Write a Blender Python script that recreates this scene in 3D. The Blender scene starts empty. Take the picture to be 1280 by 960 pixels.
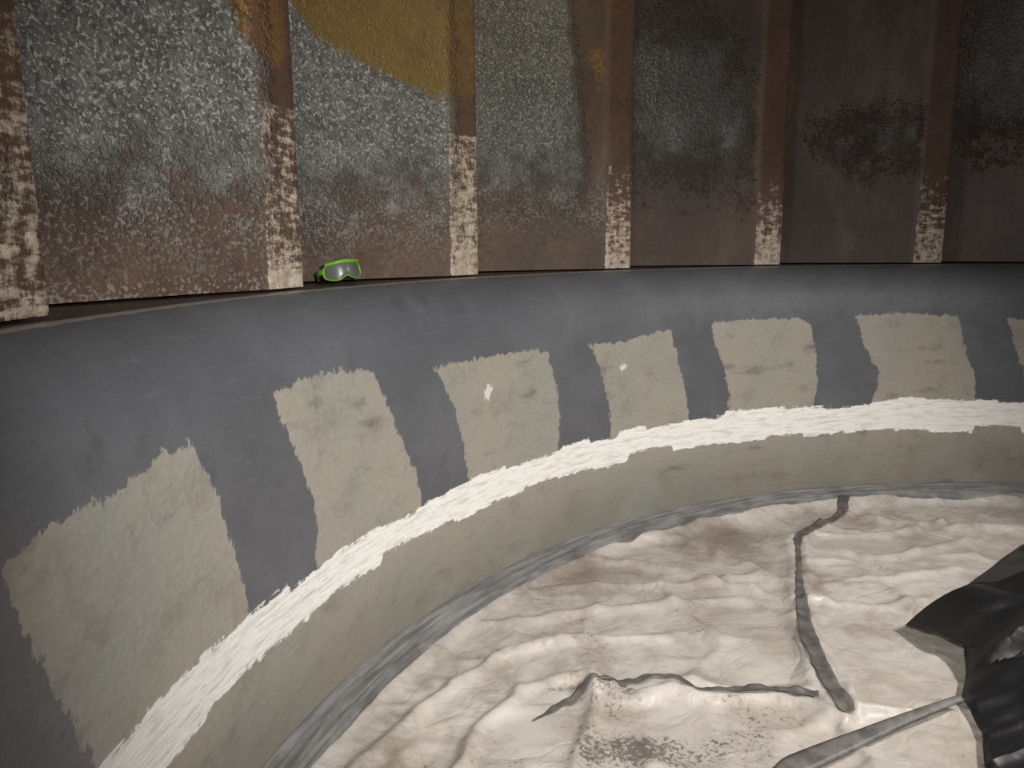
import bpy, bmesh, math, random, time
import numpy as np
from mathutils import Vector, Matrix
from mathutils.bvhtree import BVHTree
U=1.4; ZF=1.15
CAMX,CAMY=-1.9074,-.8940
scene=bpy.context.scene
try: scene.view_settings.view_transform='Standard'
except Exception: pass
def W(P):
    P=np.asarray(P,float); Q=P.copy(); Q[...,2]+=ZF; return Q*U
# ---------------- numpy noise ----------------
def _h(ix,iy,s):
    n=(ix.astype(np.int64)*374761393+iy.astype(np.int64)*668265263+s*1442695041)&0xffffffff
    n=((n^(n>>13))*1274126177)&0xffffffff
    n=n^(n>>16)
    return (n&0xffffff)/float(0xffffff)
def vn(x,y,s=0):
    x=np.asarray(x,float);y=np.asarray(y,float)
    x,y=np.broadcast_arrays(x,y)
    ix=np.floor(x);iy=np.floor(y);fx=x-ix;fy=y-iy
    fx=fx*fx*fx*(fx*(fx*6-15)+10);fy=fy*fy*fy*(fy*(fy*6-15)+10)
    a=_h(ix,iy,s);b=_h(ix+1,iy,s);c=_h(ix,iy+1,s);d=_h(ix+1,iy+1,s)
    return (a*(1-fx)+b*fx)*(1-fy)+(c*(1-fx)+d*fx)*fy
def fbm(x,y,s=0,o=4):
    v=0;a=.5;t=0
    for k in range(o):
        v=v+a*vn(x*2**k+17.3*k,y*2**k-9.1*k,s+k);t+=a;a*=.5
    return v/t
def ridge(x,y,s=0,o=3,p=2):
    v=0;a=.5;t=0
    for k in range(o):
        n=1-np.abs(2*vn(x*2**k+5.7*k,y*2**k+3.3*k,s+k)-1);v=v+a*n**p;t+=a;a*=.5
    return v/t
def sstep(a,b,x):
    t=np.clip((x-a)/(b-a),0,1);return t*t*(3-2*t)
def seg_d(px,py,poly,closed=False):
    d=np.full(np.shape(px),1e9)
    n=len(poly)
    for i in range(n if closed else n-1):
        ax,ay=poly[i];bx,by=poly[(i+1)%n]
        dx,dy=bx-ax,by-ay
        t=np.clip(((px-ax)*dx+(py-ay)*dy)/(dx*dx+dy*dy+1e-12),0,1)
        d=np.minimum(d,np.hypot(px-ax-t*dx,py-ay-t*dy))
    return d
def sdf(px,py,poly):
    d=seg_d(px,py,poly,True)
    ins=np.zeros(np.shape(px),bool)
    n=len(poly)
    for i in range(n):
        ax,ay=poly[i];bx,by=poly[(i+1)%n]
        c=((ay>py)!=(by>py))&(px<(bx-ax)*(py-ay)/((by-ay) if by!=ay else 1e-9)+ax)
        ins^=c
    return np.where(ins,d,-d)
# ---------------- mesh helpers ----------------
def mesh_obj(name,V,F,mat=None,smooth=True,parent=None,attrs=None):
    me=bpy.data.meshes.new(name)
    me.from_pydata([tuple(v) for v in V],[],[tuple(int(i) for i in f) for f in F])
    me.update()
    if attrs:
        for k,a in attrs.items():
            a=np.asarray(a,float)
            if a.ndim==2:
                at=me.attributes.new(k,'FLOAT_VECTOR','POINT');at.data.foreach_set('vector',a.ravel())
            else:
                at=me.attributes.new(k,'FLOAT','POINT');at.data.foreach_set('value',a.ravel())
    if smooth: me.polygons.foreach_set('use_smooth',[True]*len(me.polygons))
    ob=bpy.data.objects.new(name,me);bpy.context.collection.objects.link(ob)
    if mat: me.materials.append(mat)
    if parent: ob.parent=parent
    return ob
def grid_faces(nu,nv,wrap=False):
    F=[]
    for i in range(nu if wrap else nu-1):
        j=(i+1)%nu
        for k in range(nv-1):
            F.append((i*nv+k,j*nv+k,j*nv+k+1,i*nv+k+1))
    return F
def lin(c):
    return tuple([((v/255/12.92) if v/255<=.04045 else ((v/255+.055)/1.055)**2.4) for v in c])+(1,)
class M:
    def __init__(s,name):
        s.m=bpy.data.materials.new(name);s.m.use_nodes=True;s.nt=s.m.node_tree
        s.b=s.nt.nodes['Principled BSDF']
    def n(s,t,**kw):
        nd=s.nt.nodes.new(t)
        for k,v in kw.items(): setattr(nd,k,v)
        return nd
    def put(s,inp,v):
        if isinstance(v,bpy.types.NodeSocket): s.nt.links.new(v,inp)
        else: inp.default_value=v
    def attr(s,name,vec=False):
        a=s.n('ShaderNodeAttribute',attribute_name=name);return a.outputs['Vector' if vec else 'Fac']
    def math(s,op,a,b=0.0,c=0.0,clamp=False):
        nd=s.n('ShaderNodeMath',operation=op,use_clamp=clamp);s.put(nd.inputs[0],a);s.put(nd.inputs[1],b)
        s.put(nd.inputs[2],c);return nd.outputs[0]
    def noise(s,vec,scale,detail=3,rough=.55,scl=None,dist=0.0):
        if scl:
            mp=s.n('ShaderNodeMapping');s.put(mp.inputs['Vector'],vec);mp.inputs['Scale'].default_value=scl;vec=mp.outputs[0]
        nd=s.n('ShaderNodeTexNoise');s.put(nd.inputs['Vector'],vec);nd.inputs['Scale'].default_value=scale
        nd.inputs['Detail'].default_value=detail;nd.inputs['Roughness'].default_value=rough;nd.inputs['Distortion'].default_value=dist
        return nd.outputs['Fac']
    def step(s,x,a,b):
        nd=s.n('ShaderNodeMapRange',interpolation_type='SMOOTHSTEP');s.put(nd.inputs['Value'],x)
        nd.inputs['From Min'].default_value=a;nd.inputs['From Max'].default_value=b;return nd.outputs[0]
    def mr(s,x,a,b,c,d):
        nd=s.n('ShaderNodeMapRange');s.put(nd.inputs['Value'],x)
        for k,v in zip(('From Min','From Max','To Min','To Max'),(a,b,c,d)): nd.inputs[k].default_value=v
        return nd.outputs[0]
    def mix(s,f,a,b,mode='MIX'):
        nd=s.n('ShaderNodeMix',data_type='RGBA',blend_type=mode);s.put(nd.inputs['Factor'],f)
        s.put(nd.inputs[6],a);s.put(nd.inputs[7],b);return nd.outputs[2]
    def bump(s,h,strength,dist,normal=None):
        nd=s.n('ShaderNodeBump');s.put(nd.inputs['Height'],h);nd.inputs['Strength'].default_value=strength;nd.inputs['Distance'].default_value=dist
        if normal: s.put(nd.inputs['Normal'],normal)
        return nd.outputs[0]
    def coord(s): return s.n('ShaderNodeTexCoord').outputs['Object']
    def mul(s,a,b): return s.math('MULTIPLY',a,b)
    def add(s,a,b): return s.math('ADD',a,b)
    def out(s,col=None,rough=None,nor=None,metal=None,spec=None):
        if col is not None: s.put(s.b.inputs['Base Color'],col)
        if rough is not None: s.put(s.b.inputs['Roughness'],rough)
        if nor is not None: s.put(s.b.inputs['Normal'],nor)
        if metal is not None: s.put(s.b.inputs['Metallic'],metal)
        if spec is not None: s.put(s.b.inputs['Specular IOR Level'],spec)
        return s.m
def edge_mask(m,sd,noise,amp,soft):
    v=m.math('MULTIPLY_ADD',m.math('SUBTRACT',noise,.5),amp*2,sd)
    return m.step(v,-soft,soft)

# ================= TARP (draped with cloth physics, then frozen to a mesh) =================
T0=time.time()
def edge_z(t): return -1.10-np.interp(t,[-1.5,-1.3,-.94,-.42,.15],[.062,.058,.036,.022,.018])
tape1=[(-.44,2.44),(-.50,2.30),(-.66,2.14),(-.80,2.00),(-.86,1.82),(-.96,1.53),(-1.04,1.26),(-1.08,1.0),(-1.085,.86)]
tape2=[(-1.86,.86),(-1.78,.92),(-1.70,.985),(-1.62,1.01),(-1.53,1.035),(-1.46,.985),(-1.40,.955),(-1.30,.965),(-1.22,.955),(-1.13,.93)]
longf=[([(-2.35,.80),(-2.15,1.18),(-2.01,1.34),(-1.76,1.40),(-1.50,1.46),(-1.15,1.50)],.022,.030),
([(-2.25,1.10),(-2.01,1.50),(-1.76,1.60),(-1.36,1.60),(-1.05,1.70)],.020,.026),
([(-1.95,1.60),(-1.70,1.84),(-1.42,1.78),(-1.2,1.62),(-1.08,1.56)],.018,.022),
([(-2.3,.60),(-2.12,.95),(-1.95,1.16),(-1.75,1.24),(-1.45,1.26)],.020,.030),
([(-2.15,.45),(-2.0,.75),(-1.88,.98),(-1.69,1.06)],.018,.026),
([(-1.70,.98),(-1.73,.83),(-1.77,.62),(-1.8,.4)],.016,.028),
([(-1.00,1.03),(-1.09,.80),(-1.12,.6)],.014,.022),
([(-.5,2.3),(-.2,2.15),(.2,2.1)],.018,.026),
([(-.85,1.8),(-.5,1.85),(-.1,2.0)],.016,.024),
([(-.9,1.68),(-.6,1.66),(-.3,1.75)],.014,.018),
([(-.70,2.05),(-.45,2.05),(-.1,2.2)],.014,.018),
([(-1.25,2.05),(-1.12,1.85),(-.95,1.62)],.014,.020),
([(-.95,1.5),(-.75,1.45),(-.55,1.5)],.014,.020)]
SP=.0195
xs=np.concatenate([np.arange(-2.6,-2.5,.1),np.arange(-2.5,.35,SP),np.arange(.35,2.6,.13)])
ys=np.concatenate([np.arange(-2.6,.2,.13),np.arange(.2,2.5,SP),np.arange(2.5,2.6,.1)])
XX,YY=np.meshgrid(xs,ys,indexing='ij');RX=np.hypot(XX,YY)
inside=RX<=2.482
f=np.where(inside,1,2.482/np.maximum(RX,1e-6));XX=XX*f;YY=YY*f
RX=np.hypot(XX,YY);TT=np.arctan2(XX,YY)
e=sstep(2.30,2.48,RX)
h0=(fbm(XX*2.5,YY*2.5,11,2)-.5)*.03+ridge(XX*4,YY*4,12,3,5)*.034
for pl,w,hh in longf: h0=h0+hh*np.exp(-(seg_d(XX+(vn(XX*6,YY*6,3)-.5)*.05,YY,pl)/w)**2)
h0=h0+.07*np.exp(-(np.hypot(XX+1.62,(YY-1.0)*1.6)/.13)**2)*(.3+ridge(XX*12,YY*12,80,2,2))
ZZt=(-1.155+h0)*(1-e)+edge_z(TT)*e
d1=seg_d(XX,YY,tape1);d2=seg_d(XX,YY,tape2[5:])
pinm=(RX>2.455)|(d1<.012)|(d2<.011)
ZZt=np.where(((d1<.012)|(d2<.011))&(RX<2.4),-1.163,ZZt)
nx,ny=len(xs),len(ys)
idx=np.arange(nx*ny).reshape(nx,ny)
anyin=inside[:-1,:-1]|inside[1:,:-1]|inside[1:,1:]|inside[:-1,1:]
a=idx[:-1,:-1][anyin];b=idx[1:,:-1][anyin];c_=idx[1:,1:][anyin];d=idx[:-1,1:][anyin]
Fq=np.stack([a,b,c_,d],1);used=np.unique(Fq);mp=-np.ones(nx*ny,int);mp[used]=np.arange(len(used));Fq=mp[Fq]
P0=np.stack([XX.ravel(),YY.ravel(),ZZt.ravel()],1)[used];pin=pinm.ravel()[used]
sim=mesh_obj('tarp_sim',W(P0),Fq)
vg=sim.vertex_groups.new(name='pin');vg.add([int(i) for i in np.nonzero(pin)[0]],1.0,'REPLACE')
fl_=mesh_obj('sim_floor',W(np.array([(-3,-3,-1.18),(3,-3,-1.18),(3,3,-1.18),(-3,3,-1.18)])),[(0,1,2,3)])
fl_.modifiers.new('c','COLLISION')
fl_.collision.thickness_outer=.008;fl_.collision.cloth_friction=14
cm_=sim.modifiers.new('cloth','CLOTH');cs=cm_.settings
cs.quality=6;cs.mass=.35;cs.tension_stiffness=20;cs.compression_stiffness=20;cs.shear_stiffness=12;cs.bending_stiffness=.03
cs.air_damping=2;cs.vertex_group_mass='pin';cs.shrink_min=-.028;cs.shrink_max=-.028
cs.tension_damping=8;cs.compression_damping=8;cs.shear_damping=8
cm_.collision_settings.use_self_collision=False;cm_.collision_settings.distance_min=.006
cm_.point_cache.frame_start=1;cm_.point_cache.frame_end=40
sim_ok=True
try:
    for fr_ in range(1,26): scene.frame_set(fr_)
    dg=bpy.context.evaluated_depsgraph_get();me_=sim.evaluated_get(dg).to_mesh()
    co0=np.empty(len(me_.vertices)*3);me_.vertices.foreach_get('co',co0);P1=co0.reshape(-1,3)
    if not np.isfinite(P1).all() or np.abs(P1[:,2]).max()>1.0: raise RuntimeError('sim blew up')
except Exception as ex:
    print('SIM FAIL',ex);sim_ok=False;P1=W(P0)
print('SIM',sim_ok,time.time()-T0,len(P1))
scene.frame_set(1)
bpy.data.objects.remove(sim);bpy.data.objects.remove(fl_)
x,y=P0[:,0],P0[:,1]
def blob(cx,cy,rx,ry): return np.exp(-(((x-cx)/rx)**2+((y-cy)/ry)**2))
dirt=blob(-1.58,.73,.13,.06)*.65+blob(-1.60,.72,.30,.12)*.45+blob(-1.85,.64,.2,.10)*.3+blob(-1.62,.98,.24,.06)*.6+blob(-1.4,1.3,.5,.3)*.15+blob(-1.3,.78,.2,.2)*.25+blob(-.45,2.38,.2,.1)*.4+blob(-1.75,1.25,.35,.2)*.1+blob(-.7,1.9,.4,.3)*.2
stain=blob(-1.75,1.72,.38,.20)*.9+blob(-1.2,2.08,.35,.14)*.7+blob(-1.0,1.85,.18,.3)*.6+blob(-2.25,.8,.15,.3)*.5+blob(-1.9,1.1,.2,.2)*.4+blob(-.3,2.2,.5,.15)*.45+blob(-.8,1.4,.2,.3)*.3
smear=np.clip(.04-seg_d(x+(vn(x*20,y*20,3)-.5)*.02,y,[(-2.26,1.10),(-2.17,.97),(-2.10,.82),(-2.13,.72)]),-.1,1)/.04
smear=np.maximum(smear,np.clip(.04-seg_d(x,y,[(-1.55,1.93),(-1.35,2.0)]),-.1,1)/.04)
t=M('canvas_tarp');co=t.attr('tco',True)
big=t.noise(co,1.6,4,.6);med=t.noise(co,5,6,.70);fine=t.noise(co,60,3,.7);spn=t.noise(co,80,3,.75)
wr=t.noise(co,4.2,3,.5,None,1.0);wr2=t.noise(co,10,2,.5,None,.6)
cre=t.math('ABSOLUTE',t.math('SUBTRACT',wr,.5));cre2=t.math('ABSOLUTE',t.math('SUBTRACT',wr2,.5))
col=t.mix(t.step(big,.3,.7),lin((186,177,168)),lin((207,200,192)))
col=t.mix(t.mul(t.step(med,.42,.64),.6),col,lin((160,148,137)))
col=t.mix(t.mul(t.step(t.noise(co,3.1,6,.72),.52,.68),.35),col,lin((140,129,120)))
col=t.mix(t.mul(t.step(t.add(t.attr('stain'),t.mul(t.math('SUBTRACT',med,.5),1.6)),.15,.9),.7),col,lin((126,110,97)))
col=t.mix(t.mul(t.step(t.add(t.attr('smear'),t.math('SUBTRACT',med,.5)),.0,.5),.5),col,lin((214,206,195)))
dm=t.step(t.add(t.add(t.mul(spn,.50),t.mul(med,.50)),t.mul(t.attr('dirt'),.20)),.62,.71)
col=t.mix(t.mul(dm,.75),col,lin((74,69,64)))
hh=t.add(t.math('MINIMUM',cre,.05),t.mul(fine,.02))
hh=t.add(hh,t.mul(t.math('MINIMUM',cre2,.06),.5))
hh=t.add(hh,t.mul(med,.12))
tarpm=t.out(col,t.mr(med,.3,.7,.32,.5),t.bump(hh,.85,.045),spec=.5)
tarp=mesh_obj('canvas_tarp',P1,Fq,tarpm,True,None,{'tco':np.stack([x,y,0*x],1),'dirt':dirt,'stain':stain,'smear':np.clip(smear,-1,1)})
ss=tarp.modifiers.new('smooth','SUBSURF');ss.levels=1;ss.render_levels=1
dg=bpy.context.evaluated_depsgraph_get()
bvh=BVHTree.FromObject(tarp,dg)
def tarp_h(x,y):
    x=np.atleast_1d(x);y=np.atleast_1d(y);o=np.empty(x.shape)
    for i in np.ndindex(x.shape):
        hit=bvh.ray_cast(Vector((float(x[i])*U,float(y[i])*U,2.0)),Vector((0,0,-1)))
        o[i]=hit[0].z/U-ZF if hit[0] is not None else -1.15
    return o

# ================= THROAT RING =================
TH0,DT=-1.4437,.2898
prof=[(3.15,-.118),(3.0,-.118),(2.80,-.118),(2.66,-.118),(2.61,-.118),(2.597,-.1195),(2.588,-.123),(2.57,-.130),(2.54,-.148),(2.51,-.178),(2.485,-.225),(2.468,-.29),(2.463,-.36),(2.466,-.5),(2.474,-.72),(2.482,-.86),(2.492,-1.0),(2.50,-1.09),(2.50,-1.3)]
pp=[]
for (a,b) in zip(prof[:-1],prof[1:]):
    L=math.hypot(a[0]-b[0],a[1]-b[1]);n=max(1,int(L/.012)) if a[0]<2.7 else 4
    for k in range(n):
        t=k/n;pp.append((a[0]*(1-t)+b[0]*t,a[1]*(1-t)+b[1]*t))
pp.append(prof[-1]);pp=np.array(pp)
for _ in range(3):
    q=pp.copy();q[1:-1]=(pp[:-2]+2*pp[1:-1]+pp[2:])/4;pp=q
th=np.concatenate([np.arange(-math.pi,-1.8,.02),np.arange(-1.8,.4,.005),np.arange(.4,math.pi-.005,.02)])
nt_,npf=len(th),len(pp)
TH,RR=np.meshgrid(th,pp[:,0],indexing='ij');_,ZZ=np.meshgrid(th,pp[:,1],indexing='ij')
ang=(fbm(TH*9,ZZ*5,3,3)-.5)*.004
X=(RR+ang)*np.sin(TH);Y=(RR+ang)*np.cos(TH)
patches=[
[(-1596,340),(-1545,333),(-1520,345),(-1491,338),(-1453,321),(-1425,323),(-1407,387),(-1395,448),(-1384,525),(-1369,611),(-1362,700),(-1337,774),(-1481,863),(-1545,740),(-1560,640),(-1575,561),(-1590,474),(-1604,397),(-1608,351)],
[(-1307,295),(-1266,289),(-1215,290),(-1149,313),(-1138,362),(-1118,444),(-1096,542),(-1073,624),(-1062,725),(-1049,820),(-1247,781),(-1254,724),(-1250,642),(-1258,551),(-1279,446),(-1301,364)],
[(-1040,347),(-964,349),(-885,351),(-836,354),(-813,368),(-793,483),(-783,599),(-786,712),(-786,800),(-969,800),(-972,715),(-980,610),(-996,504),(-1020,400)],
[(-727,361),(-653,369),(-556,338),(-542,430),(-522,561),(-510,678),(-503,780),(-671,781),(-674,702),(-678,609),(-701,454)],
[(-473,325),(-404,324),(-292,325),(-272,353),(-254,508),(-249,647),(-259,787),(-431,767),(-424,650),(-440,514),(-469,380)],
[(-186,326),(-109,316),(5,333),(17,454),(40,577),(56,774),(-150,766),(-132,659),(-132,571),(-164,447)],
[(85,347),(200,340),(300,345),(315,500),(330,770),(150,770),(135,640),(105,471)]]
for k in range(2,10): patches.append([(x+ k*290-20,y) for x,y in patches[5]])
for k in range(1,6): patches.append([(x- k*290,y) for x,y in patches[0]])
patches=[[(x*.00247,y*.001) for x,y in p] for p in patches]
Ct=np.array([(-1548,704),(-1487,712),(-1448,716),(-1361,727),(-1247,722),(-1156,716),(-1058,733),(-987,731),(-797,721),(-645,714),(-501,704),(-278,713),(-183,719),(-79,692),(49,709),(130,710)])/1000
Dt=np.array([(-1471,839),(-1430,836),(-1385,826),(-1280,828),(-1219,811),(-1133,825),(-1072,836),(-944,825),(-777,834),(-658,828),(-521,831),(-272,838),(-72,834),(137,844)])/1000
S_=TH*2.47;dep=-ZZ
sp=np.full(TH.shape,-1.0)
for p in patches: sp=np.maximum(sp,sdf(S_,dep,p))
sp=np.clip(sp,-.3,.3)
def blocks(t,f,s):
    n=np.floor(t*f+vn(t*3,t*0,s+1)*2);return _h(n,n*0,s)-.5
C_=np.interp(TH,Ct[:,0],Ct[:,1])+blocks(TH,16,5)*.024
D_=np.interp(TH,Dt[:,0],Dt[:,1])+blocks(TH,13,9)*.036-.006
sb=np.minimum(dep-C_,D_-dep)
sl=dep-(C_+D_)/2
spots=np.maximum(.02-np.hypot(S_+.933*2.47,dep-.455),.016-np.hypot(S_+.651*2.47,dep-.465))
m=M('throat_ring_paint')
co=m.attr('ringco',True)
fine=m.noise(co,70,3,.6);big=m.noise(co,2.3,4,.6);med=m.noise(co,9,4,.62)
fib=m.noise(co,40,4,.7,(1,.35,1))
strk=m.noise(co,10,5,.74,(1,7,1))
ragg=m.noise(co,26,5,.75)
prim=m.mix(m.step(big,.35,.68),lin((156,148,136)),lin((144,144,135)))
prim=m.mix(m.mul(m.step(med,.48,.72),.55),prim,lin((130,122,111)))
smz=m.step(m.noise(co,5,4,.6,(1,2.5,1)),.56,.74)
prim=m.mix(m.mul(smz,.65),prim,lin((98,89,80)))
prim=m.mix(m.mul(m.step(fine,.42,.66),.22),prim,lin((180,173,162)))
lowm=m.step(m.attr('sl'),.0,.28)
prim=m.mix(m.mul(lowm,.5),prim,lin((106,99,91)))
prim=m.mix(m.mul(lowm,m.mul(m.step(m.noise(co,3.5,4,.6),.50,.62),.4)),prim,lin((142,147,138)))
gray=m.mix(m.step(big,.3,.7),lin((88,89,93)),lin((102,103,107)))
gray=m.mix(m.mul(m.step(med,.55,.72),.5),gray,lin((79,79,82)))
gray=m.mix(m.mul(m.step(strk,.52,.72),.35),gray,lin((116,117,120)))
spm=m.math('MAXIMUM',m.attr('sp'),m.attr('sl'))
pn=m.add(m.mul(ragg,.55),m.mul(fib,.45))
pm=edge_mask(m,spm,pn,.045,.0025)
col=m.mix(pm,gray,prim)
wn=strk
wnn=m.add(m.mul(wn,.5),m.add(m.mul(ragg,.25),m.mul(fib,.25)))
wm=edge_mask(m,m.attr('sb'),wnn,.048,.002)
white=m.mix(m.step(wn,.33,.55),lin((218,213,205)),lin((248,245,240)))
white=m.mix(m.mul(m.step(m.add(wn,m.mul(ragg,.3)),.77,.84),.55),white,lin((160,156,149)))
col=m.mix(wm,col,white)
st=edge_mask(m,m.attr('spots'),ragg,.05,.004)
col=m.mix(st,col,lin((215,212,205)))
rm=edge_mask(m,m.attr('ledge'),med,.012,.003)
rust=m.mix(m.step(med,.35,.7),lin((52,40,33)),lin((84,64,50)))
edge=edge_mask(m,m.attr('lip'),ragg,.012,.003)
col=m.mix(m.mul(edge,.7),col,lin((170,165,157)))
col=m.mix(rm,col,rust)
hgt=m.add(m.mul(fine,.4),m.mul(pm,-.5));hgt=m.add(hgt,m.mul(wm,.9))
hgt=m.add(hgt,m.mul(m.step(ragg,.60,.68),.4))
hgt=m.add(hgt,m.mul(strk,.6));hgt=m.add(hgt,m.mul(m.mul(wm,wn),1.6))
hgt=m.add(hgt,m.mul(med,.6))
ringm=m.out(col,m.mr(med,.3,.7,.34,.52),m.bump(hgt,.55,.006),spec=.5)
V=W(np.stack([X.ravel(),Y.ravel(),ZZ.ravel()],1))
ledge=np.where(dep<.125,RR-2.625,-.3)
lip=np.where(dep<.13,.012-np.abs(RR-2.612),-.3)
ring=mesh_obj('turbine_throat_ring',V,grid_faces(nt_,npf,True),ringm,True,None,
 {'ringco':np.stack([S_.ravel(),ZZ.ravel(),np.zeros(S_.size)],1),'sp':sp.ravel(),'sb':sb.ravel(),'sl':sl.ravel(),'spots':np.clip(spots,-.3,1).ravel(),'ledge':ledge.ravel(),'lip':lip.ravel()})
ring.data.flip_normals()

# ================= WICKET GATES =================
g=M('wicket_gate_steel')
co=g.attr('gco',True)
rust_falloff=g.attr('dark')  # darker rust, plus light falloff painted into the right-hand gates' colour
fine=g.noise(co,55,4,.68);med=g.noise(co,8,6,.70);big=g.noise(co,2.2,4,.6)
speck=g.noise(co,115,2,.6);vst=g.noise(co,9,4,.7,(4,.6,1))
brown=g.mix(g.step(big,.35,.65),lin((72,56,47)),lin((94,74,60)))
brown=g.mix(g.mul(g.step(fine,.45,.65),.40),brown,lin((56,45,39)))
brown=g.mix(g.mul(g.step(med,.52,.7),.45),brown,lin((112,86,69)))
blue=g.mix(g.step(med,.35,.65),lin((92,93,89)),lin((116,117,112)))
blue=g.mix(g.mul(g.step(fine,.46,.58),.65),blue,lin((62,61,57)))
blue=g.mix(g.mul(g.step(vst,.49,.72),.55),blue,lin((88,80,69)))
blue=g.mix(g.mul(g.step(speck,.45,.37),.65),blue,lin((186,184,177)))
blue=g.mix(g.mul(rust_falloff,.65),blue,lin((62,60,56)))
mixn=g.add(g.mul(med,.45),g.add(g.mul(fine,.25),g.mul(speck,.30)))
bm=edge_mask(g,g.attr('sblue'),mixn,.32,.055)
col=g.mix(bm,brown,blue)
spk=g.mul(g.step(g.add(g.mul(speck,.65),g.mul(med,.35)),.50,.57),g.attr('spk'))
col=g.mix(g.mul(spk,.65),col,lin((156,149,140)))
och=g.mix(g.step(big,.4,.6),lin((112,90,46)),lin((92,73,45)))
och=g.mix(g.mul(g.step(fine,.48,.65),.45),och,lin((122,106,66)))
och=g.mix(g.mul(g.step(med,.48,.66),.5),och,lin((88,66,44)))
om=edge_mask(g,g.attr('soch'),g.add(g.mul(med,.8),g.mul(fine,.2)),.09,.008)
col=g.mix(om,col,och)
orm=edge_mask(g,g.attr('sor'),med,.09,.012)
col=g.mix(g.mul(orm,.85),col,g.mix(g.step(fine,.4,.6),lin((144,102,42)),lin((92,66,38))))
rs=g.step(g.add(g.noise(co,4.2,5,.7),g.mul(rust_falloff,.10)),.645,.69)
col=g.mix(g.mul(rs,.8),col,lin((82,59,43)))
col=g.mix(g.mul(rust_falloff,g.mul(g.step(g.noise(co,3,5,.7,(2,.6,1)),.30,.55),.75)),col,lin((50,38,31)))
cs=g.attr('scr')
isst=g.attr('isstrip')
col=g.mix(g.mul(isst,.45),col,g.mix(g.step(fine,.35,.65),lin((82,61,50)),lin((110,82,65))))
mpd=g.n('ShaderNodeMapping');g.put(mpd.inputs['Vector'],co);mpd.inputs['Rotation'].default_value=(0,0,.5);mpd.inputs['Scale'].default_value=(1,3.0,1)
dia=g.noise(mpd.outputs[0],24,4,.72)
cn=g.add(g.mul(dia,.5),g.mul(g.noise(co,20,5,.75,(2.2,.7,1)),.5))
cm=g.mul(g.step(g.add(cn,g.mul(cs,.16)),.52,.64),g.step(cs,-.15,.08))
col=g.mix(g.mul(cm,.9),col,g.mix(g.step(fine,.3,.7),lin((156,138,120)),lin((204,190,172))))
hg=g.add(g.mul(speck,.6),g.add(g.mul(fine,1.0),g.mul(med,.5)))
hg=g.mul(hg,g.math('MULTIPLY_ADD',bm,.7,.3))
hg=g.add(hg,g.mul(om,-.2));hg=g.add(hg,g.mul(cm,-.2))
ro=g.math('MULTIPLY_ADD',bm,-.25,.58)
gatem=g.out(col,ro,g.bump(hg,.9,.009),spec=.5)
ZT=1.45
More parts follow.
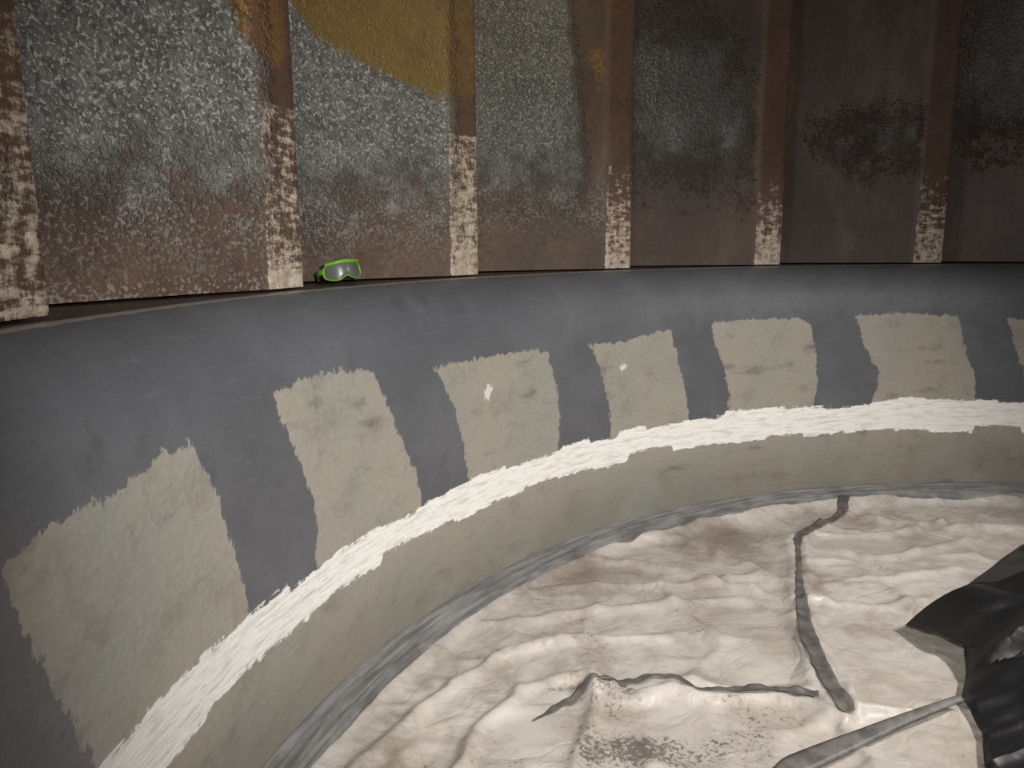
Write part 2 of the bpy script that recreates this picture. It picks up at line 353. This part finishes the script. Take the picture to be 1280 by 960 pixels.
def build_gate(i,fineg):
    t1=TH0+DT*i;t0=t1-DT
    front=[(t0-.015,2.86),(t0+.06,2.825),(t0+.14,2.75),(t1-.05,2.662),(t1-.046,2.655),(t1-.003,2.650),(t1,2.653)]
    back=[(t1,2.668),(t1-.03,2.70),(t1-.1,2.86),(t0+.10,2.97),(t0-.005,2.94),(t0-.02,2.90)]
    P=[]
    for a,b in zip(front[:-1],front[1:]):
        L=math.hypot((a[0]-b[0])*2.7,a[1]-b[1]);n=max(1,int(L/(.012 if fineg else .05)))
        for k in range(n):
            t=k/n;P.append((a[0]*(1-t)+b[0]*t,a[1]*(1-t)+b[1]*t))
    P.append(front[-1]);P+=back
    P=np.array(P);dz=.014 if fineg else .08
    zs=np.arange(-.112,ZT,dz);zs=np.append(zs,ZT)
    T,Z=np.meshgrid(P[:,0],zs,indexing='ij');R,_=np.meshgrid(P[:,1],zs,indexing='ij')
    V=W(np.stack([(R*np.sin(T)).ravel(),(R*np.cos(T)).ravel(),Z.ravel()],1))
    nu,nv=len(P),len(zs)
    F=grid_faces(nu,nv,True)
    F.append(tuple(k*nv for k in range(nu)));F.append(tuple(k*nv+nv-1 for k in reversed(range(nu))))
    s=T*2.7
    rb={0:-1.47,1:-1.188,2:-.898,3:-.622,4:-.345,5:-.05,6:.25}.get(i,t1-.05)
    zl={0:.12,1:.09,2:.10,3:.15,4:.28,5:.36,6:.25}.get(i,.15)
    bnd=(vn(Z*7,Z*0,20+i)-.5)*.05
    sblue=np.minimum((Z-zl)*.45,(rb-T)*2.7*2.5+bnd)
    if i==3: sblue=np.minimum(sblue,(rb-.03-(np.clip(Z-.40,0,1))*.06-T)*2.7*2.5)
    if i==4: sblue=np.minimum(sblue,.24-np.hypot((T+.47)*2.7*.7,(Z-.48)*.6))
    if i==5: sblue=np.minimum(sblue,.10-np.hypot((T+.10)*2.7*.5,(Z-.42)*.9))
    if i==6: sblue=sblue-.10
    soch=np.full(T.shape,-.3)
    if i==2:
        soch=sdf(T*2.7,Z,[(x*2.7,z) for x,z in [(-1.095,.80),(-1.085,.66),(-1.078,.60),(-1.060,.55),(-1.02,.50),(-.97,.465),(-.93,.425),(-.885,.435),(-.85,.46),(-.8,.5),(-.8,1.2),(-1.10,1.2)]])
    if i>6 or i<0: soch=.25-np.hypot((T-(t0+.15))*2.7,Z-.8)
    sor=np.full(T.shape,-.3)
    if i==1: sor=sdf(T*2.7,Z,[(x*2.7,z) for x,z in [(-1.232,.8),(-1.225,.52),(-1.205,.44),(-1.175,.40),(-1.165,.42),(-1.17,.8)]])
    if i==3: sor=.02-np.hypot((T-(t1-.06))*2.7,(Z-.62)*.4)
    if i==5: sor=.025-np.hypot((T-(-.245))*2.7,(Z-.62)*.3)
    spk=np.exp(-((Z-zl+.04)/.10)**2)*.9*(T<rb)+np.exp(-((Z+.10)/.025)**2)*.8*(i==1)
    if i>=4: spk*=.2
    zc={0:.62,1:.29,2:.31,3:.30,4:.26,5:.28}.get(i,.3)
    q=np.clip((zc-Z)/(zc+.11),-1,1.0)
    scr=.15+q*1.0+np.exp(-((Z+.11)/.035)**2)*.5
    if i==0: scr=.0+q*.55
    if i==1: scr=.30+q*.10+np.exp(-((Z+.11)/.045)**2)*1.1
    if i==2: scr=.50+.3*q+np.exp(-((Z+.11)/.035)**2)*.3
    if i>=3: scr=-.1+q*1.0
    iss=(T>t1-.0475)*1.0
    scr=np.where((iss>0)&(Z<zc+.02),scr,-1.0)
    dark=np.ones(T.shape)*{0:0,1:0,2:.05,3:.3,4:.7,5:.95,6:1.0}.get(i,.4)  # per-gate darkening towards the right: rust tone and painted-in light falloff
    fl=lambda a:np.clip(a,-1,1.5).ravel()
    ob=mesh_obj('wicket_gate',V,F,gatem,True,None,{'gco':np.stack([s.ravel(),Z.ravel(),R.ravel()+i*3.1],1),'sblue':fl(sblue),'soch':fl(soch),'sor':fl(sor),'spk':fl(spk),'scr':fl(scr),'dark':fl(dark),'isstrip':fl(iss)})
    try: ob.data.set_sharp_from_angle(angle=math.radians(35))
    except Exception: pass
    return ob
NG=21
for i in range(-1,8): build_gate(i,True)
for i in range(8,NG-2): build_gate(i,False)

def annulus(name,R0,R1,z,mat,n=96):
    V=[];F=[]
    for k in range(n):
        a=2*math.pi*k/n
        for R in (R0,R1):V.append((R*math.sin(a),R*math.cos(a),z))
    for k in range(n):
        j=(k+1)%n;F.append((2*k,2*k+1,2*j+1,2*j))
    return mesh_obj(name,W(np.array(V)),F,mat,False)
c=M('dark_steel');cc=c.coord();n1=c.noise(cc,3,4,.6)
dark=c.out(c.mix(c.step(n1,.35,.65),lin((44,41,38)),lin((66,57,50))),.7)
annulus('ceiling',0.02,3.3,ZT+.01,dark)
annulus('floor',0.02,2.6,-1.32,dark)
Vw=[];Fw=[]
for k in range(96):
    a=2*math.pi*k/96
    Vw+= [(3.25*math.sin(a),3.25*math.cos(a),-.13),(3.25*math.sin(a),3.25*math.cos(a),ZT+.01)]
    j=(k+1)%96;Fw.append((2*k,2*k+1,2*j+1,2*j))
mesh_obj('wall_outer',W(np.array(Vw)),Fw,dark)

# ================= EDGE SEAL TAPE =================
s=M('sealing_tape_gray');cs_=s.attr('ringco',True)
n1=s.noise(cs_,5,5,.65,(1,14,1));n2=s.noise(cs_,5,4,.6)
scol=s.mix(s.step(n1,.35,.65),lin((92,92,92)),lin((138,137,135)))
scol=s.mix(s.mul(s.step(n2,.5,.7),.6),scol,lin((84,79,74)))
sealm=s.out(scol,.42,s.bump(n1,.5,.008),spec=.5)
ths=np.concatenate([np.arange(-math.pi,-1.8,.03),np.arange(-1.8,.4,.004),np.arange(.4,math.pi-.01,.03)])
sec=[(0,2.4985),(.05,2.491),(.15,2.486),(.3,2.487),(.45,2.480),(.6,2.470),(.75,2.472),(.9,2.462),(1,2.450)]
Vs=[];cs2=[]
for tt in ths:
    ez=float(edge_z(np.array(tt)));top=-1.082
    for k,(u,R) in enumerate(sec):
        w=(float(vn(np.array(tt*6),np.array(k*.8),90))-.5)*.012*(0 if k==0 else 1)
        z=top+(ez+.006-top)*u+(float(vn(np.array(tt*5),np.array(k*.5),95))-.5)*.008
        if k==len(sec)-1:
            R+= (float(vn(np.array(tt*25),np.array(0.),97))-.5)*.012
            z=float(tarp_h(np.array([R*math.sin(tt)]),np.array([R*math.cos(tt)]))[0])+.003 if -1.8<tt<.4 else ez+.003
        Vs.append(((R+w)*math.sin(tt),(R+w)*math.cos(tt),z));cs2.append((tt*2.47,u*.08,0))
seal=mesh_obj('sealing_tape_ring',W(np.array(Vs)),grid_faces(len(ths),len(sec),True),sealm,True,None,{'ringco':np.array(cs2)})

# ================= TAPE STRIPS ON TARP =================
def strip(name,pts,ws,mat,lift=.006,seed=0,rough=.006,flat=None):
    pts=np.array(pts,float)
    seg=np.hypot(*np.diff(pts,axis=0).T);L=np.concatenate([[0],np.cumsum(seg)])
    n=int(L[-1]/.008);u=np.linspace(0,L[-1],n)
    cx=np.interp(u,L,pts[:,0]);cy=np.interp(u,L,pts[:,1])
    for _ in range(4):
        cx[1:-1]=(cx[:-2]+cx[1:-1]+cx[2:])/3;cy[1:-1]=(cy[:-2]+cy[1:-1]+cy[2:])/3
    dx=np.gradient(cx);dy=np.gradient(cy);l=np.hypot(dx,dy);nx_,ny_=-dy/l,dx/l
    w=np.interp(u/L[-1],np.linspace(0,1,len(ws)),ws)*(1+(.3 if flat is None else .05)*(vn(u*30,u*0,seed)-.5))
    V=[];nv=5
    for i in range(n):
        for k in range(nv):
            o=(k/(nv-1)-.5)*w[i]
            V.append((cx[i]+nx_[i]*o,cy[i]+ny_[i]*o,0))
    V=np.array(V);hz=tarp_h(V[:,0],V[:,1])
    if flat is None: V[:,2]=hz+lift+(vn(V[:,0]*45,V[:,1]*45,seed+2))*rough
    else: V[:,2]=np.repeat(np.linspace(flat[0],flat[1],n),nv)+np.tile(np.array([-.5,-.1,0,.3,.1])*.012,n);V[:,2]=np.maximum(V[:,2],hz+.004)
    ob=mesh_obj(name,W(V),grid_faces(n,nv),mat,True)
    md=ob.modifiers.new('th','SOLIDIFY');md.thickness=.002
    return ob
tp=M('duct_tape_gray');tc=tp.coord();tn=tp.noise(tc,14,4,.6)
tapem=tp.out(tp.mix(tp.step(tn,.35,.65),lin((84,81,78)),lin((116,112,107))),.5,tp.bump(tn,.4,.01))
strip('duct_tape_strip',tape1,[.05,.03,.05,.018,.014,.030,.048,.045,.035],tapem,lift=.004,seed=1,rough=.004)
strip('duct_tape_strip',tape2,[.006,.02,.035,.02,.03,.014,.016,.026,.034,.034],tapem,lift=.003,seed=5,rough=.009)
strip('flat_strap',[(-1.40,.52),(-1.30,.645),(-1.13,.73),(-.97,.81),(-.79,.89)],[.05,.056,.042,.026,.018],tapem,seed=8,flat=(-1.138,-1.128))

# ================= BLACK PLASTIC SHEET =================
pb=M('black_plastic');pc=pb.coord();pn=pb.noise(pc,4,3,.5,None,.6)
plm=pb.out(lin((28,28,29)),.44,pb.bump(pb.math('ABSOLUTE',pb.math('SUBTRACT',pn,.5)),.5,.06),spec=.45)
bagc=(-.15,.95)
outl=[(-.735,1.285),(-.70,1.18),(-.66,1.10),(-.70,1.02),(-.77,.92),(-.80,.78),(-.87,.65),(-.83,.50),(-.75,.33),(-.5,.25),(-.2,.3),(.2,.3),(.45,.6),(.5,1.0),(.45,1.5),(.15,1.60),(-.31,1.44),(-.50,1.375),(-.62,1.33)]
oh=[.03,.06,.06,.03,.02,.02,.02,.02,.02,.02,.02,.02,.02,.02,.05,.31,.215,.12,.065]
n=len(outl);Vb=[];NR=30;NA=14;ring_pts=[];rh=[]
for i in range(n):
    a=outl[i];b=outl[(i+1)%n]
    for k in range(NA):
        u=k/NA;ring_pts.append((a[0]*(1-u)+b[0]*u,a[1]*(1-u)+b[1]*u));rh.append(oh[i]*(1-u)+oh[(i+1)%n]*u)
ring_pts=np.array(ring_pts);rh=np.array(rh);base=tarp_h(ring_pts[:,0],ring_pts[:,1])
for j in range(NR+1):
    u=j/NR
    P=ring_pts*(1-u)+np.array(bagc)*u
    n1_=np.abs(2*vn(P[:,0]*3.0+1.3,P[:,1]*3.0,200)-1);n2_=np.abs(2*vn(P[:,0]*6+P[:,1]*2,P[:,1]*6,210)-1)
    crumple=(n1_-.55)*.15+(n2_-.5)*.05
    flap=.07*sstep(-.012,.012,(P[:,1]-1.02)-(P[:,0]+.7)*(-.35))
    h=rh*(1-u)+.20*u+.06*math.sin(math.pi*min(u*1.3,1))+(crumple+flap)*min(1,u*5)
    if j==0: h=rh
    for q in range(len(P)): Vb.append((P[q,0],P[q,1],base[q]*(1-u)-1.13*u+max(h[q],.02)))
nr=len(ring_pts);Fb=[]
for j in range(NR):
    for q in range(nr):
        q2=(q+1)%nr
        Fb.append((j*nr+q,j*nr+q2,(j+1)*nr+q2,(j+1)*nr+q))
bag=mesh_obj('black_plastic_sheet',W(np.array(Vb)),Fb,plm,True)
try: bag.data.set_sharp_from_angle(angle=math.radians(24))
except Exception: pass
bag.modifiers.new('th','SOLIDIFY').thickness=.003

# ================= SAFETY GOGGLES =================
gm=M('goggle_green_frame');greenm=gm.out(lin((108,164,36)),.45)
gk=M('goggle_dark_rubber');darkm=gk.out(lin((32,36,30)),.5)
gl=M('goggle_clear_lens');lensm=gl.out(lin((92,94,89)),.32,spec=.5)
gog=bpy.data.objects.new('safety_goggles',None);bpy.context.collection.objects.link(gog)
def outline(u,sx=1.,sy=1.):
    a=2*math.pi*u;cx_,sy_=math.cos(a),math.sin(a)
    e=.62
    x=.078*sx*math.copysign(abs(cx_)**e,cx_);y=.036*sy*math.copysign(abs(sy_)**e,sy_)
    if y<0: y+= .016*math.exp(-(x/.018)**2)
    return x,y
def wrapz(x): return -(x/.078)**2*.045
NU=64
V=[];F=[];K=10
for j in range(K+1):
    r=j/K
    for i in range(NU):
        x,y=outline(i/NU,.93,.88);V.append((x*r,y*r,wrapz(x*r)+.004*(1-r*r)))
for j in range(K):
    for i in range(NU):
        i2=(i+1)%NU;F.append((j*NU+i,(j+1)*NU+i,(j+1)*NU+i2,j*NU+i2))
mesh_obj('lens',V,F,lensm,True,gog)
def rim(name,mat,sx,sy,rad,back,depth):
    V=[];F=[];K=10
    for i in range(NU):
        x,y=outline(i/NU,sx,sy);l=math.hypot(x,y)
        for k in range(K):
            a=2*math.pi*k/K
            o=rad*math.cos(a);zz=depth*math.sin(a)
            V.append((x+x/l*o,y+y/l*o,wrapz(x)+back+zz))
    for i in range(NU):
        for k in range(K):
            F.append((i*K+k,((i+1)%NU)*K+k,((i+1)%NU)*K+(k+1)%K,i*K+(k+1)%K))
    return mesh_obj(name,V,F,mat,True,gog)
rim('frame',greenm,.96,.93,.0038,-.002,.006)
rim('face_seal',darkm,.93,.90,.006,-.016,.012)
def tube(name,pts,w,t,mat):
    V=[];F=[];K=8
    pts=[Vector(p) for p in pts];n=len(pts)
    for i,p in enumerate(pts):
        d=(pts[min(i+1,n-1)]-pts[max(i-1,0)]).normalized()
        side=Vector((0,1,0));nrm=d.cross(side).normalized();side=nrm.cross(d).normalized()
        for k in range(K):
            a=2*math.pi*k/K
            V.append(p+side*math.cos(a)*w+nrm*math.sin(a)*t)
    for i in range(n-1):
        for k in range(K): F.append((i*K+k,(i+1)*K+k,(i+1)*K+(k+1)%K,i*K+(k+1)%K))
    return mesh_obj(name,V,F,mat,True,gog)
tube('brow_bar',[(x*.001,.035-abs(x)*.00006,wrapz(x*.001)+.002) for x in range(-66,67,6)],.007,.005,greenm)
for sgn,nm in((-1,'temple_1'),(1,'temple_2')):
    tube(nm,[(sgn*.074,.006,-.038),(sgn*.082,.008,-.055),(sgn*.080,.006,-.085),(sgn*.07,0,-.115),(sgn*.060,-.008,-.14)],.011,.003,greenm)
tube('strap',[(.060,-.008,-.135),(.04,-.018,-.15),(0,-.020,-.155),(-.04,-.018,-.15),(-.060,-.008,-.135)],.008,.002,darkm)
th_,R_=-1.084,2.662
px,py=R_*math.sin(th_),R_*math.cos(th_)
yawdir=math.atan2(CAMY-py,CAMX-px)
fr=Vector((math.cos(yawdir+.42),math.sin(yawdir+.42),.0))
up=Vector((0,0,1));rt=up.cross(fr).normalized()
tilt=math.radians(10)
fr2=(fr*math.cos(tilt)+up*math.sin(tilt)).normalized();up2=fr2.cross(rt).normalized()
cr_,sr_=math.cos(.10),math.sin(.10)
rt2=rt*cr_+up2*sr_;up3=up2*cr_-rt*sr_
mat=Matrix((rt2,up3,fr2)).transposed().to_4x4()
mat.translation=Vector(((px)*U,(py)*U,(-.118+ZF)*U+.056))
gog.matrix_world=mat
# ================= LIGHTS =================
def spot(name,loc,tgt,rad,power,col,ang,blend):
    l=bpy.data.lights.new(name,'SPOT');l.shadow_soft_size=rad;l.energy=power;l.color=col;l.spot_size=math.radians(ang);l.spot_blend=blend
    o=bpy.data.objects.new(name,l);bpy.context.collection.objects.link(o)
    o.location=Vector(W(np.array(loc)));d=Vector(W(np.array(tgt)))-o.location
    o.rotation_euler=d.to_track_quat('-Z','Y').to_euler();return o
spot('work_light',(-1.68,-.80,.14),(-1.62,1.6,-.42),.10,375,(1,.98,.95),108,1.0)
spot('work_light_throat',(.5,.4,.75),(-.85,1.35,-1.15),.16,410,(1,.96,.92),92,1.0)
spot('lamp_warm',(-1.2,1.2,1.2),(-2.0,2.0,.75),.1,18,(1,.86,.42),90,1.0)
wd=bpy.data.worlds.new('world');scene.world=wd;wd.use_nodes=True
wd.node_tree.nodes['Background'].inputs[0].default_value=(.5,.5,.52,1);wd.node_tree.nodes['Background'].inputs[1].default_value=.05
# ================= CAMERA =================
pitch,roll=.1819,.0059
c,s=math.cos(roll),math.sin(roll);cp,sp_=math.cos(pitch),math.sin(pitch)
right=Vector((c,-sp_*s,-cp*s));upv=Vector((s,sp_*c,cp*c));fwd=Vector((0,cp,-sp_))
cam=bpy.data.cameras.new('camera');cam.sensor_width=36;cam.lens=36*961*1.0213/1280;cam.clip_start=.02
co_=bpy.data.objects.new('camera',cam);bpy.context.collection.objects.link(co_)
mt=Matrix((right,upv,-fwd)).transposed().to_4x4();mt.translation=Vector((CAMX*U,CAMY*U,ZF*U))
co_.matrix_world=mt
scene.camera=co_
